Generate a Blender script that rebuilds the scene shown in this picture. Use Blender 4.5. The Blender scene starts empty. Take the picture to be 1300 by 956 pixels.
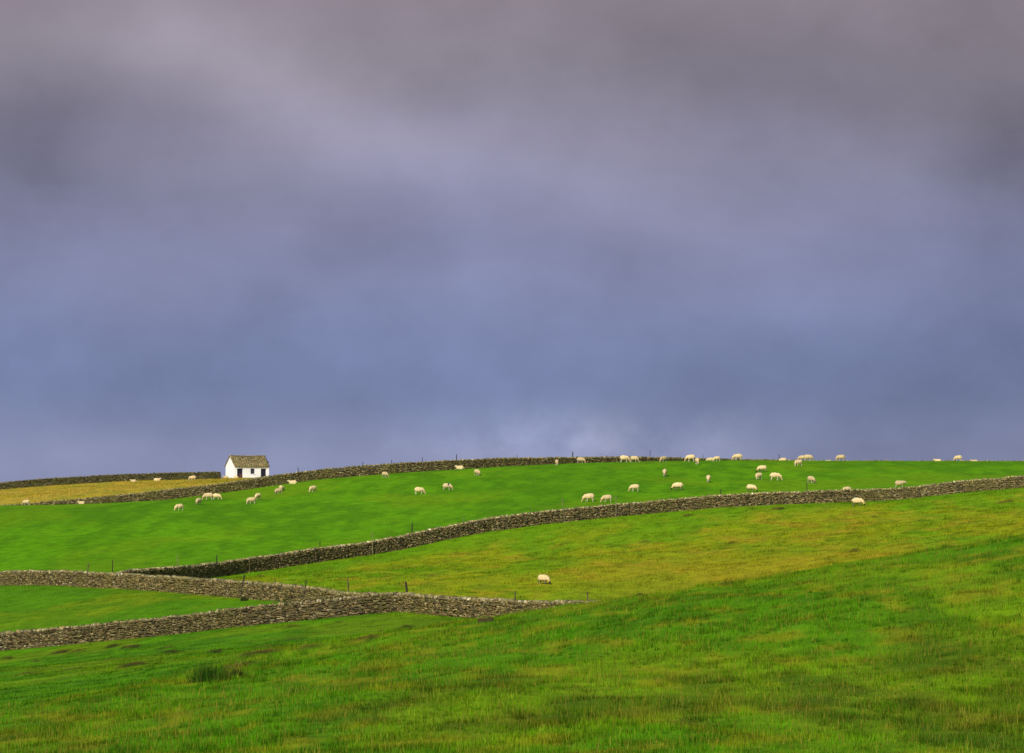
import bpy, bmesh, math, random
import numpy as np
from mathutils import Vector, Matrix

random.seed(7)
RNG = np.random.default_rng(11)
scn = bpy.context.scene
C = scn.collection

# ------------------------------------------------------------------ camera
F = 4400.0                      # focal length in photo pixels (1300 wide)
HROW = 620.0                    # row of the level horizon
PITCH = math.atan((HROW - 478.0) / F)

def ray(px, row):
    a = (px - 650.0) / F; b = (478.0 - row) / F
    cp, sp = math.cos(PITCH), math.sin(PITCH)
    d = np.array([a, cp - b * sp, sp + b * cp])
    return d / d[1]

def X_at(px, Y):
    return (px - 650.0) / F * Y

def z_row(row, Y):
    return ray(650, row)[2] * Y

cam_d = bpy.data.cameras.new('camera')
cam = bpy.data.objects.new('camera', cam_d); C.objects.link(cam)
cam_d.sensor_width = 36.0
cam_d.lens = F / 1300.0 * 36.0
cam_d.clip_start = 0.5; cam_d.clip_end = 9000
cam.location = (0, 0, 0)
cam.rotation_euler = (math.radians(90) + PITCH, 0, 0)
scn.camera = cam

# ------------------------------------------------------------------ helpers
def lin(r, g, b):
    f = lambda c: ((c / 255.0 + 0.055) / 1.055) ** 2.4 if c > 10 else c / 255.0 / 12.92
    return (f(r), f(g), f(b))

def tag(o, label=None, cat=None, group=None, kind=None):
    if label: o['label'] = label
    if cat: o['category'] = cat
    if group: o['group'] = group
    if kind: o['kind'] = kind
    return o

def empty(name, loc, rz=0.0):
    o = bpy.data.objects.new(name, None); C.objects.link(o)
    o.location = loc; o.rotation_euler = (0, 0, rz); o.empty_display_size = 0.3
    return o

def link(name, me, mat=None, parent=None):
    o = bpy.data.objects.new(name, me); C.objects.link(o)
    if mat: me.materials.append(mat)
    if parent: o.parent = parent
    return o

def np_mesh(name, V, Fc, n, col=None, smooth=False):
    """V (m,3); Fc (k,n) faces of n corners; col (m,3) point colours"""
    me = bpy.data.meshes.new(name)
    V = np.ascontiguousarray(V, dtype=np.float32); Fc = np.ascontiguousarray(Fc, dtype=np.int32)
    me.vertices.add(len(V)); me.vertices.foreach_set('co', V.ravel())
    me.loops.add(Fc.size); me.loops.foreach_set('vertex_index', Fc.ravel())
    k = len(Fc)
    me.polygons.add(k)
    me.polygons.foreach_set('loop_start', np.arange(0, k * n, n, dtype=np.int32))
    if smooth: me.polygons.foreach_set('use_smooth', np.ones(k, dtype=bool))
    me.update(calc_edges=True)
    if col is not None: set_col(me, col)
    return me

def set_col(me, col):
    a = me.attributes.new('col', 'FLOAT_COLOR', 'POINT')
    c = np.ones((len(col), 4), dtype=np.float32); c[:, :3] = col
    a.data.foreach_set('color', c.ravel())

def bm_obj(name, bm, mat=None, parent=None, smooth=False):
    me = bpy.data.meshes.new(name)
    bmesh.ops.recalc_face_normals(bm, faces=bm.faces)
    bm.to_mesh(me); bm.free()
    if smooth:
        for p in me.polygons: p.use_smooth = True
    return link(name, me, mat, parent)

def bx(bm, x0, x1, y0, y1, z0, z1):
    vs = [bm.verts.new((x, y, z)) for x in (x0, x1) for y in (y0, y1) for z in (z0, z1)]
    for f in ((0,1,3,2),(4,6,7,5),(0,4,5,1),(2,3,7,6),(0,2,6,4),(1,5,7,3)):
        bm.faces.new([vs[i] for i in f])

# value noise -------------------------------------------------------
def _h(ix, iy, seed):
    n = (ix.astype(np.int64) * 374761393 + iy.astype(np.int64) * 668265263 + seed * 1274126177) & 0xFFFFFFFF
    n = ((n ^ (n >> 13)) * 1274126177) & 0xFFFFFFFF
    n = n ^ (n >> 16)
    return (n & 0xFFFFFF) / float(0xFFFFFF)

def vnoise(x, y, seed=0):
    ix = np.floor(x); iy = np.floor(y); fx = x - ix; fy = y - iy
    fx = fx * fx * (3 - 2 * fx); fy = fy * fy * (3 - 2 * fy)
    a = _h(ix, iy, seed); b = _h(ix + 1, iy, seed); c = _h(ix, iy + 1, seed); d = _h(ix + 1, iy + 1, seed)
    return (a * (1 - fx) + b * fx) * (1 - fy) + (c * (1 - fx) + d * fx) * fy

def fbm(x, y, seed=0, octv=4):
    s = 0; amp = 0.5; t = 0
    for i in range(octv):
        # rotate every octave so that the lattice never shows
        s = s + amp * vnoise(x * 0.8 + y * 0.6 + 17.3 * i, -x * 0.6 + y * 0.8 - 9.1 * i, seed + i * 13); t += amp
        x, y = x * 2.03, y * 2.03; amp *= 0.5
    return s / t

def sstep(a, b, x):
    t = np.clip((x - a) / (b - a), 0, 1); return t * t * (3 - 2 * t)

# ------------------------------------------------------------------ terrain
CP = []   # control points X, Y, Z
def cz(px, Y, z): CP.append((X_at(px, Y), Y, z))
def cr(px, Y, row): CP.append((X_at(px, Y), Y, z_row(row, Y)))
for x in (-60, -20, 0, 20, 60):
    CP.append((x, -20, -1.7)); CP.append((x, 0, -1.75)); CP.append((x, 40, -4.2))
for px, r in ((-300, 975), (0, 985), (300, 968), (650, 960), (1000, 955), (1300, 955), (1600, 950)): cr(px, 75, r)
for px, r in ((-300, 965), (0, 940), (250, 912), (512, 886), (760, 876), (1000, 866), (1300, 850), (1600, 830)): cr(px, 100, r)
for px, r in ((-300, 925), (0, 884), (150, 869), (250, 853), (350, 832), (512, 803), (650, 787), (760, 771), (880, 752),
              (1000, 735), (1150, 710), (1300, 685), (1450, 662), (1650, 630)): cr(px, 150, r)
for px, r in ((-300, 880), (0, 853), (250, 829), (512, 800), (640, 795), (760, 786), (1000, 752), (1150, 731), (1300, 706), (1600, 665)): cr(px, 190, r)
for px, Y, r in ((800, 250, 765), (1000, 250, 735), (1150, 250, 714), (1300, 250, 690), (1600, 250, 650),
                 (800, 305, 703), (1000, 305, 683), (1300, 305, 651), (1600, 300, 625)): cr(px, Y, r)

# the walls as (px, Y, row of the base)
W_A = [(-160, 259, 843), (0, 255, 826), (100, 252, 817), (200, 250, 807), (300, 248.5, 796), (400, 247, 786), (460, 246, 780), (508, 245.5, 776)]
W_C = [(-200, 360, 738), (-100, 338, 741), (0, 318, 743), (75, 305, 743), (150, 293.6, 746), (230, 282, 752), (300, 271.5, 758), (400, 258, 767),
       (512, 245, 776), (620, 233, 785), (700, 226, 787), (740, 222, 787.5), (790, 219, 789)]
W_B = [(152, 294.5, 746), (190, 303, 741), (230, 310, 737), (300, 322, 729), (350, 328, 722), (400, 333, 714), (450, 338, 707), (500, 342, 699),
       (560, 346, 686), (620, 350, 675), (700, 354, 664), (782, 357, 656), (850, 359, 650), (900, 360, 645),
       (1000, 362, 640), (1080, 362, 637.5), (1150, 362, 635), (1200, 361, 628), (1300, 359, 618.5), (1450, 356, 606), (1600, 352, 598)]
W_D = [(-200, 446, 655), (0, 446, 654), (50, 446, 650), (100, 446, 646.5), (150, 446, 641), (200, 446, 636), (260, 446, 628.5), (300, 447, 623.5), (340, 448, 617.5),
       (400, 450, 609.5), (450, 451, 605), (500, 452, 601), (550, 454, 598), (600, 456, 595.3), (700, 462, 593), (800, 470, 592),
       (850, 476, 592.5), (900, 486, 594), (1000, 497, 596), (1100, 500, 596), (1200, 500, 596), (1300, 500, 596), (1450, 502, 596), (1600, 505, 596)]
W_E = [(-200, 556, 630), (0, 560, 621.5), (50, 561, 617.5), (100, 562, 614.5), (150, 563, 611.5), (200, 564, 609.8), (280, 566, 608)]
for W in (W_A, W_C, W_B, W_D, W_E):
    for (px, Y, r) in W: cr(px, Y, r)
# upper field crest in front of the top wall
for px, Y, r in ((-200, 424, 644), (0, 424, 642.3), (60, 424, 641.2), (110, 426, 639.8), (160, 430, 638.3),
                 (700, 449, 589.3), (800, 452, 586.6), (850, 455, 585.4), (900, 458, 585), (1000, 460, 585.2), (1100, 460, 585.4),
                 (1200, 460, 585.5), (1300, 460, 585.6), (1500, 460, 585.6),
                 (1000, 410, 606), (1300, 410, 601), (1150, 410, 604), (800, 405, 611), (500, 400, 636), (250, 370, 672), (0, 370, 685)): cr(px, Y, r)
# golden field behind, and the ground beyond the far wall
for px, Y, r in ((-200, 475, 645), (0, 475, 638.6), (100, 475, 632), (200, 475, 624), (300, 480, 613.5), (0, 520, 629), (150, 520, 618), (260, 520, 612.5)): cr(px, Y, r)
for px, Y, r in ((298, 575, 607), (340, 576, 606.5), (285, 580, 607), (10, 584, 617), (120, 590, 613), (420, 540, 607), (500, 540, 606)): cr(px, Y, r)
for px in (0, 300): cz(px, 640, -1.0)
for px in (500, 800, 1100, 1400, 1700): cz(px, 560, 1.0); cz(px, 640, -3.5)
CP = np.array(CP, dtype=np.float64)

def _tps_fit(P, lam=0.004):
    S = P[:, :2] / 100.0
    n = len(S)
    d = np.sqrt(((S[:, None, :] - S[None, :, :]) ** 2).sum(-1))
    K = np.where(d > 0, d ** 2 * np.log(d + 1e-12), 0) + lam * np.eye(n) * 0.05
    A = np.zeros((n + 3, n + 3)); A[:n, :n] = K
    A[:n, n] = 1; A[:n, n + 1:] = S; A[n, :n] = 1; A[n + 1:, :n] = S.T
    b = np.zeros(n + 3); b[:n] = P[:, 2]
    return S, np.linalg.solve(A, b)
TS, TW = _tps_fit(CP)

def h_smooth(x, y):
    shp = np.shape(x)
    xc = np.clip(np.ravel(x), -95, 95) / 100.0; yc = np.clip(np.ravel(y), -20, 640) / 100.0
    out = TW[len(TS)] + TW[len(TS) + 1] * xc + TW[len(TS) + 2] * yc
    for i in range(len(TS)):
        d2 = (xc - TS[i, 0]) ** 2 + (yc - TS[i, 1]) ** 2
        out = out + TW[i] * 0.5 * d2 * np.log(d2 + 1e-18)
    out = out.reshape(shp)
    far = sstep(620, 1500, y)
    side = sstep(95, 900, np.abs(x))
    return out * (1 - far) * (1 - side) + far * -34 + (1 - far) * side * -14

def wline(W):
    a = np.array([(X_at(px, Y), Y) for px, Y, r in W]); return a[np.argsort(a[:, 0])]
LA, LB, LC, LD = wline(W_A), wline(W_B), wline(W_C), wline(W_D)
def yl(L, x): return np.interp(x, L[:, 0], L[:, 1])
XJ_BC = X_at(151, 294); XJ_AC = X_at(512, 245); XC_END = X_at(790, 219)

# hollows of bare peat in the near fields: px, row, half-length, half-depth (m), strength
SCRAPES = [(77, 829, 0.9, .8, 1), (98, 828, .9, .8, 1), (45, 841, .8, .9, 1), (8, 837, .9, .8, .8), (145, 821, .8, .7, 1), (168, 822, 1.2, .7, 1.1),
           (212, 823, 1.1, .7, .7), (218, 829, .9, .6, .8), (168, 846, 1.1, .8, 1), (176, 845, .8, .6, .8), (140, 838, .7, .6, .5), (28, 858, .8, .7, .6),
           (274, 829, .8, .6, .9), (332, 831, 1.6, .7, 1), (370, 796, .8, .8, .6), (515, 797, .8, .9, .8), (484, 803, .5, .7, .9), (470, 812, .8, .8, .8),
           (428, 790, .3, .5, .7), (93, 851, .9, .7, .5), (300, 808, .9, .6, .4), (372, 812, 1.4, .7, .4), (345, 822, 1.3, .8, .6), (395, 823, 1.2, .6, .6),
           (815, 757, .45, .7, .8), (925, 742, .6, .8, .6), (873, 655.5, .7, 1, .8), (988, 646.5, .8, 1, .8), (955, 646, .6, 1, .6), (1109, 657, .5, 1, .7),
           (1084, 700, .8, 1.5, .6), (548, 732, .6, 1.5, .5), (330, 733, .5, 1, .7), (365, 762, .6, .8, .5), (820, 688, .7, 1.5, .4), (1170, 662, 1, 1.5, .5),
           (1275, 638, 1, 1.2, .6), (930, 690, .8, 1.6, .4), (310, 846, 1.2, 1, .5)]

# dense grid of the terrain ------------------------------------------------
def spacing():
    def grow(a, b, s, g):
        out = []; v = a
        while v < b: out.append(v); v += s; s *= g
        out.append(b); return out
    xr = list(np.arange(0, 82, 0.5)) + grow(82, 3500, 1.0, 1.18)
    xs = np.array(sorted(set([-v for v in xr] + xr)))
    yn = [-v for v in grow(1, 1500, 2.0, 1.25)][::-1]
    ys = np.array(yn + list(np.arange(0, 72, 3.0)) + list(np.arange(72, 480, 0.5)) + list(np.arange(480, 640, 1.0)) + grow(640, 5000, 3.0, 1.15))
    return xs, ys
GX, GY = spacing()
MX, MY = np.meshgrid(GX, GY)
# TPS on a coarser lattice, then bilinear (fast)
cx = np.concatenate([GX[GX < -84], np.arange(-84, 84.1, 2.0), GX[GX > 84]]); cy = np.concatenate([GY[GY < 70], np.arange(70, 640, 2.5), GY[GY >= 640]])
CX, CY = np.meshgrid(cx, cy); CZ = h_smooth(CX, CY)
def bilin(gx, gy, Z, x, y):
    i = np.clip(np.searchsorted(gx, x) - 1, 0, len(gx) - 2); j = np.clip(np.searchsorted(gy, y) - 1, 0, len(gy) - 2)
    fx = (x - gx[i]) / (gx[i + 1] - gx[i]); fy = (y - gy[j]) / (gy[j + 1] - gy[j])
    return (Z[j, i] * (1 - fx) + Z[j, i + 1] * fx) * (1 - fy) + (Z[j + 1, i] * (1 - fx) + Z[j + 1, i + 1] * fx) * fy
HZ = bilin(cx, cy, CZ, MX, MY)

def zones(x, y):
    """weights: fore, low, left, mid, upper, gold"""
    n = (fbm(x / 3.0, y / 3.0, 91, 3) - 0.5) * 1.0
    yA, yB, yC, yD = yl(LA, x), yl(LB, x), yl(LC, x), yl(LD, x)
    yC = np.where(x > XC_END, 219 - (x - XC_END) * 1.3, yC)
    upper = (y > np.where(x < XJ_BC, yC, yB)) & (y <= yD)
    gold = (y > yD)
    mid = (x >= XJ_BC) & (y > yC) & (y <= yB)
    left = (x < XJ_AC) & (y > yA) & (y <= yC)
    rest = ~(upper | gold | mid | left)
    edge = np.interp(x, [-40, -18, -12, -4, 0, 5], [112, 132, 155, 172, 182, 205])   # long foreground grass ends here
    fz = sstep(edge + 7, edge - 7, y + n * 16) * rest
    return fz, rest * (1 - fz), left * 1.0, mid * 1.0, upper * 1.0, gold * 1.0

f_z, lo_z, le_z, mi_z, up_z, go_z = zones(MX, MY)
# relief: tussocks and old ridges
rel = (fbm(MX / 14, MY / 14, 3, 3) - .5) * 0.35 + (fbm(MX / 3.2, MY / 3.2, 5, 3) - .5) * 0.15 + (vnoise(MX / 1.25, MY / 2.2, 6) - .5) * .13 * (mi_z + f_z + lo_z * .6)
amp = 0.30 * up_z + 1.0 * mi_z + 1.2 * f_z + 0.8 * lo_z + 0.5 * le_z + 0.5 * go_z
near_wall = np.minimum(np.minimum(np.abs(MY - yl(LB, MX)), np.abs(MY - yl(LD, MX))), np.minimum(np.abs(MY - yl(LC, MX)), np.abs(MY - yl(LA, MX))))
inframe = sstep(70, 90, MY)
REL = rel * amp * (0.35 + 0.65 * sstep(1, 12, near_wall)) * inframe
HZ = HZ + REL
HZ += (fbm(MX / 300, MY / 300, 8, 3) - .5) * 20 * np.maximum(sstep(120, 600, np.abs(MX)), sstep(700, 1200, MY))

def H(x, y): return bilin(GX, GY, HZ, np.asarray(x, float), np.asarray(y, float))

def at(px, row, y0=74.0):
    d = ray(px, row); ys = np.arange(y0, 640, 0.25)
    diff = d[2] * ys - H(d[0] * ys, ys)
    k = np.argmax(diff < 0)
    if not (diff < 0).any(): k = int(np.argmin(diff))
    Y = ys[k]; return d[0] * Y, Y, float(H(d[0] * Y, Y))

SC = []
for (px, row, a, b, s) in SCRAPES:
    x, y, z = at(px, row); SC.append((x, y, a, b, s))
def scrape_mask(x, y):
    m = np.zeros(np.shape(x)); wob = (fbm(x * 2.0, y * 1.5, 77, 3) - .5) * 1.2
    for (sx, sy, a, b, s) in SC:
        q = np.sqrt(((x - sx) / (a * .8)) ** 2 + ((y - sy) / (b * 1.0)) ** 2) + wob
        m = np.maximum(m, min(s * 1.25, 1) * sstep(1.05, .65, q))
    return m
sel = np.where((MX > -60) & (MX < 60) & (MY > 90) & (MY < 400))
sm = scrape_mask(MX[sel], MY[sel])
HZ[sel] += 0.17 * np.clip(sm, 0, 1)

# albedo of the turf --------------------------------------------------------
def turf(x, y, grid=None):
    fz, lo, le, mi, up, go = zones(x, y)
    n1 = fbm(x / 9, y / 14, 21, 4); n2 = fbm(x / 2.2, y / 3.5, 31, 3); n3 = fbm(x / 28, y / 40, 41, 3)
    n4 = fbm(x / 1.1, y / 3.0, 57, 2)
    n5 = fbm(x / 7, y / 26, 23, 4); n6 = fbm(x / 1.9, y / 7, 33, 3)
    def mix(a, b, t): t = np.clip(t, 0, 1)[..., None]; return np.asarray(a) * (1 - t) + np.asarray(b) * t
    vivid = np.array((.084, .262, .002)); deep = np.array((.045, .165, .002)); olive = np.array((.125, .180, .010))
    straw = np.array((.330, .270, .020)); ochre = np.array((.25, .19, .015)); gold = np.array((.42, .32, .040))
    cu = mix(vivid, (.062, .205, .002), sstep(.42, .64, n6)); cu = mix(cu, (.115, .260, .003), sstep(.48, .72, n1) * .7)
    cu = mix(cu, deep, sstep(.55, .70, n3) * .25)
    cm = mix((.125, .275, .004), (.205, .285, .006), sstep(.38, .60, n5)); cm = mix(cm, straw, sstep(.50, .75, n6) * .38)
    cm = mix(cm, (.080, .180, .004), sstep(.58, .75, n4) * .6); cm = mix(cm, ochre, sstep(.56, .72, n5 * .5 + n6 * .5) * .28)
    yB = yl(LB, x); yC = np.where(x > XC_END, 219 - (x - XC_END) * 1.3, yl(LC, x))
    cm = mix(cm, (.090, .250, .003), sstep(26, 3, yB - y + (n1 - .5) * 16) * .85)
    cm = mix(cm, (.265, .235, .012), sstep(100, 60, y - yC + (n1 - .5) * 40) * .5 * sstep(0, 12, x))
    cf = mix((.070, .215, .003), (.118, .250, .004), sstep(.38, .66, n5)); cf = mix(cf, (.040, .140, .003), sstep(.50, .70, n6) * .6)
    cf = mix(cf, (.230, .240, .010), sstep(.55, .75, n4) * .5)
    worn = sstep(.48, .62, n5 * .5 + n6 * .5) * sstep(122, 106, y + (n5 - .5) * 22); cf = mix(cf, (.045, .080, .005), worn * .5)
    cl = mix((.068, .220, .003), (.045, .160, .003), sstep(.40, .62, n2)); cl = mix(cl, (.120, .215, .005), sstep(.50, .68, n1) * .6)
    clf = mix((.068, .215, .003), (.115, .220, .004), sstep(.42, .62, n1)); clf = mix(clf, (.052, .17, .003), sstep(.45, .6, n2) * .6)
    cg = mix(gold, (.36, .30, .025), sstep(.45, .65, n1)); cg = mix(cg, (.48, .28, .025), sstep(.5, .7, n2) * .5); cg = mix(cg, (.20, .24, .02), sstep(.50, .66, n6) * .5)
    far = sstep(-18, -6, x)
    cg = mix(cg, (.10, .14, .012), far * sstep(455, 500, y))
    cg = mix(cg, (.09, .15, .012), sstep(590, 680, y))
    col = (cf * fz[..., None] + cl * lo[..., None] + clf * le[..., None] + cm * mi[..., None] + cu * up[..., None] + cg * go[..., None])
    col = col * np.where(go[..., None] > 0, 1.0, np.array((1.16, 1.03, 1.0)))
    near = (y < 400) & (y > 90) & (np.abs(x) < 60)
    if near.any():
        xs_, ys_ = x[near], y[near]; c_ = col[near]
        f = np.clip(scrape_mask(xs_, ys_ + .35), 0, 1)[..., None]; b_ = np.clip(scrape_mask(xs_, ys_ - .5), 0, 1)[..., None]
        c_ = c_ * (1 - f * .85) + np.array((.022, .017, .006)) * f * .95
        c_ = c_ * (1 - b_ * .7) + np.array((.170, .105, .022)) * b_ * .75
        col[near] = c_
    return col
colg = turf(MX, MY)

nx, ny = len(GX), len(GY)
V = np.stack([MX.ravel(), MY.ravel(), HZ.ravel()], 1)
idx = np.arange(nx * ny).reshape(ny, nx)
Q = np.stack([idx[:-1, :-1].ravel(), idx[:-1, 1:].ravel(), idx[1:, 1:].ravel(), idx[1:, :-1].ravel()], 1)

# ------------------------------------------------------------------ materials
def new_mat(name):
    m = bpy.data.materials.new(name); m.use_nodes = True
    return m, m.node_tree, m.node_tree.nodes['Principled BSDF']

def nd(nt, t, **kw):
    n = nt.nodes.new(t)
    for k, v in kw.items(): setattr(n, k, v)
    return n

def col_mat(name, rough=0.9, noise_scale=3.0, noise_amt=0.35, bump=0.0, bump_scale=10.0, trans=0.0, objvar=0.0, tint=None):
    m, nt, b = new_mat(name)
    L = nt.links
    if tint is None:
        a = nd(nt, 'ShaderNodeAttribute', attribute_name='col'); src = a.outputs['Color']
    else:
        a = nd(nt, 'ShaderNodeRGB'); a.outputs[0].default_value = (*tint, 1); src = a.outputs[0]
    tc = nd(nt, 'ShaderNodeTexCoord')
    n = nd(nt, 'ShaderNodeTexNoise'); n.inputs['Scale'].default_value = noise_scale; n.inputs['Detail'].default_value = 5
    L.new(tc.outputs['Object'], n.inputs['Vector'])
    mr = nd(nt, 'ShaderNodeMapRange'); mr.inputs['From Min'].default_value = .3; mr.inputs['From Max'].default_value = .7
    mr.inputs['To Min'].default_value = 1 - noise_amt; mr.inputs['To Max'].default_value = 1 + noise_amt
    L.new(n.outputs['Fac'], mr.inputs['Value'])
    vm = nd(nt, 'ShaderNodeVectorMath', operation='SCALE')
    L.new(src, vm.inputs[0]); L.new(mr.outputs['Result'], vm.inputs['Scale'])
    out = vm.outputs['Vector']
    if objvar:
        oi = nd(nt, 'ShaderNodeObjectInfo'); m2 = nd(nt, 'ShaderNodeMapRange')
        m2.inputs['To Min'].default_value = 1 - objvar; m2.inputs['To Max'].default_value = 1 + objvar * .3
        L.new(oi.outputs['Random'], m2.inputs['Value'])
        v2 = nd(nt, 'ShaderNodeVectorMath', operation='SCALE'); L.new(out, v2.inputs[0]); L.new(m2.outputs['Result'], v2.inputs['Scale']); out = v2.outputs['Vector']
    L.new(out, b.inputs['Base Color'])
    b.inputs['Roughness'].default_value = rough
    b.inputs['Specular IOR Level'].default_value = 0.06
    if bump:
        n2 = nd(nt, 'ShaderNodeTexNoise'); n2.inputs['Scale'].default_value = bump_scale; n2.inputs['Detail'].default_value = 6
        L.new(tc.outputs['Object'], n2.inputs['Vector'])
        bp = nd(nt, 'ShaderNodeBump'); bp.inputs['Strength'].default_value = 1; bp.inputs['Distance'].default_value = bump
        L.new(n2.outputs['Fac'], bp.inputs['Height']); L.new(bp.outputs['Normal'], b.inputs['Normal'])
    if trans:
        tr = nd(nt, 'ShaderNodeBsdfTranslucent'); L.new(out, tr.inputs['Color'])
        mx = nd(nt, 'ShaderNodeMixShader'); mx.inputs[0].default_value = trans
        L.new(b.outputs[0], mx.inputs[1]); L.new(tr.outputs[0], mx.inputs[2])
        L.new(mx.outputs[0], nt.nodes['Material Output'].inputs['Surface'])
    return m

M_ground = col_mat('turf', 1.0, 0.9, 0.22, 0.10, 2.2)
M_grass = col_mat('grass_blades', .85, .5, .15, trans=.35)
M_stone = col_mat('dry_stone', .95, 9.0, .30, .02, 22)
M_sheep = col_mat('fleece', 1.0, 9.0, .10, .03, 26, objvar=.28)
M_wood = col_mat('weathered_wood', .95, 8.0, .3, .01, 30)
M_lime = col_mat('limewash', .9, 1.1, .10, .02, 6, tint=(.86, .87, .92))
M_slate = col_mat('stone_slate', .95, 6.0, .35, .02, 18)
M_door = col_mat('dark_paint', .7, 5, .2, tint=(.022, .022, .04))
M_kick = col_mat('brown_boards', .8, 5, .3, tint=(.10, .05, .05))
M_frame = col_mat('frame_paint', .7, 5, .2, tint=(.10, .10, .16))
M_dark = col_mat('barn_inside', .9, 3, .2, tint=(.10, .09, .08))
mg, nt_, bg_ = new_mat('window_glass'); bg_.inputs['Base Color'].default_value = (.02, .02, .035, 1); bg_.inputs['Roughness'].default_value = .15

ground = link('ground', np_mesh('ground', V, Q, 4, colg.reshape(-1, 3), True), M_ground)
tag(ground, 'rolling green pasture hillside rising to the skyline', 'ground', kind='structure')

# ------------------------------------------------------------------ grass
def blades(name, x, y, hgt, wid, col, lean=.35, label='', z=None):
    n = len(x)
    if z is None: z = H(x, y)
    a = RNG.uniform(0, math.tau, n); ca, sa = np.cos(a), np.sin(a)
    la = RNG.uniform(0, math.tau, n); ll = RNG.uniform(0, lean, n) * hgt
    P = np.zeros((n, 3, 3), np.float32)
    P[:, 0] = np.stack([x - ca * wid / 2, y - sa * wid / 2, z - .03], 1)
    P[:, 1] = np.stack([x + ca * wid / 2, y + sa * wid / 2, z - .03], 1)
    P[:, 2] = np.stack([x + np.cos(la) * ll, y + np.sin(la) * ll, z + hgt], 1)
    me = np_mesh(name, P.reshape(-1, 3), np.arange(n * 3).reshape(n, 3), 3, np.repeat(col, 3, 0))
    return link(name, me, M_grass)

def scatter(n, y0, y1, px0=-110, px1=1410, power=1.0):
    y = y0 + (y1 - y0) * RNG.random(n) ** power
    px = RNG.uniform(px0, px1, n)
    return (px - 650) / F * y, y

def tint(col, x, y, dry, dark=.25, lo=.75, hi=1.3):
    n = len(x); c = col * RNG.uniform(lo, hi, n)[:, None] * (.62 + .76 * sstep(.32, .68, fbm(x / .7, y / 1.6, 88, 2)))[:, None] ** (1.0 if lo < .8 else .35)
    r = RNG.random(n); k = r < dry
    c[k] = np.array((.34, .29, .03)) * RNG.uniform(.6, 1.15, k.sum())[:, None]
    k = r > 1 - dark; c[k] *= np.array((.62, .66, .7))
    return c

def tufts(n, y0, y1, zi, r, h, wid, nb, pal, px0=-110, px1=1410, keep=None):
    x, y = scatter(n, y0, y1, px0, px1); k = zones(x, y)[zi] > .5
    cl = fbm(x / 4, y / 9, 97, 3); k &= (cl > .36 + .22 * RNG.random(len(x))); x, y = x[k], y[k]; m = len(x)
    sz = RNG.gamma(4, .25, m).clip(.4, 2.2)
    base = turf(x, y) * np.array(pal)[RNG.choice(len(pal), m)]
    X = (x[:, None] + RNG.normal(0, 1, (m, nb)) * r * sz[:, None]).ravel(); Y = (y[:, None] + RNG.normal(0, 1, (m, nb)) * r * sz[:, None]).ravel()
    hh = (h * sz[:, None] * RNG.uniform(.45, 1.1, (m, nb))).ravel()
    c = np.repeat(base, nb, 0) * RNG.uniform(.8, 1.25, m * nb)[:, None]
    return X, Y, hh, np.full(m * nb, wid) * RNG.uniform(.6, 1.3, m * nb), c
def join(a, *bs): return [np.concatenate([a[i]] + [b[i] for b in bs]) for i in range(5)]

# long foreground grass on the near rise
x, y = scatter(740000, 62, 215, -260, 1560)
w = zones(x, y)[0]
k = (w > RNG.random(len(x))); x, y = x[k], y[k]
clump = fbm(x / 1.2, y / 1.2, 61, 3); cl2 = fbm(x / 5, y / 5, 67, 3)
hg = RNG.uniform(.05, .14, len(x)) * (.6 + 1.1 * sstep(.4, .7, clump))
col = tint(turf(x, y), x, y, .09, .2)
tall = (RNG.random(len(x)) < .07 * sstep(.38, .66, cl2) + .012)
hg[tall] = RNG.uniform(.16, .36, tall.sum()); 
dryt = tall & (RNG.random(len(x)) < .7); col[dryt] = np.array((.26, .235, .03)) * RNG.uniform(.7, 1.2, dryt.sum())[:, None]
g = blades('long_grass', *join((x, y, hg, RNG.uniform(.010, .026, len(x)), col), tufts(18000, 70, 200, 0, .08, .14, .020, 24, [(1.4, 1.3, 1.5), (1.6, 1.4, 2.0), (.55, .64, .7), (.42, .50, .6), (.95, 1.3, .9), (1.9, 1.6, 4.0), (.48, .66, .8)], -260, 1560)))
tag(g, 'long rough green and straw grass on the nearest rise', 'grass', kind='stuff')

# near low field, left field
x, y = scatter(330000, 110, 330, -110, 900)
z_ = zones(x, y); w = z_[1] + z_[2]
k = (w > RNG.random(len(x))); x, y = x[k], y[k]
hg = RNG.uniform(.03, .08, len(x)) * (.6 + .9 * sstep(.4, .7, fbm(x / 1.5, y / 1.5, 62, 3)))
LP = [(1.7, 1.2, 1.4), (.45, .55, .7), (.36, .46, .6), (1.0, 1.2, 1)]
g = blades('grazed_grass', *join((x, y, hg, RNG.uniform(.02, .045, len(x)), tint(turf(x, y), x, y, .03, .2)), tufts(9000, 120, 255, 1, .13, .085, .03, 16, LP, -110, 900), tufts(2500, 240, 330, 2, .15, .08, .04, 12, LP, -110, 600)))
tag(g, 'short green grass of the low fields around the front wall', 'grass', kind='stuff')

# middle field
x, y = scatter(420000, 165, 364, 130, 1410)
w = zones(x, y)[3]
k = (w > RNG.random(len(x))); x, y = x[k], y[k]
hg = RNG.uniform(.05, .13, len(x)) * (.4 + 1.5 * sstep(.38, .7, fbm(x / 1.6, y / 1.6, 63, 3)))
MP = [(1.25, 1.3, 1.4), (1.2, 1.2, 1.2), (.55, .60, .7), (.44, .50, .6), (1.05, .8, 1), (.8, 1.15, .9)]
g = blades('meadow_grass', *join((x, y, hg, RNG.uniform(.025, .06, len(x)), tint(turf(x, y), x, y, .10, .16)), tufts(16000, 175, 362, 3, .16, .12, .04, 16, MP, 130, 1410)))
tag(g, 'tussocky yellow green grass of the middle field below the long wall', 'grass', kind='stuff')

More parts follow.
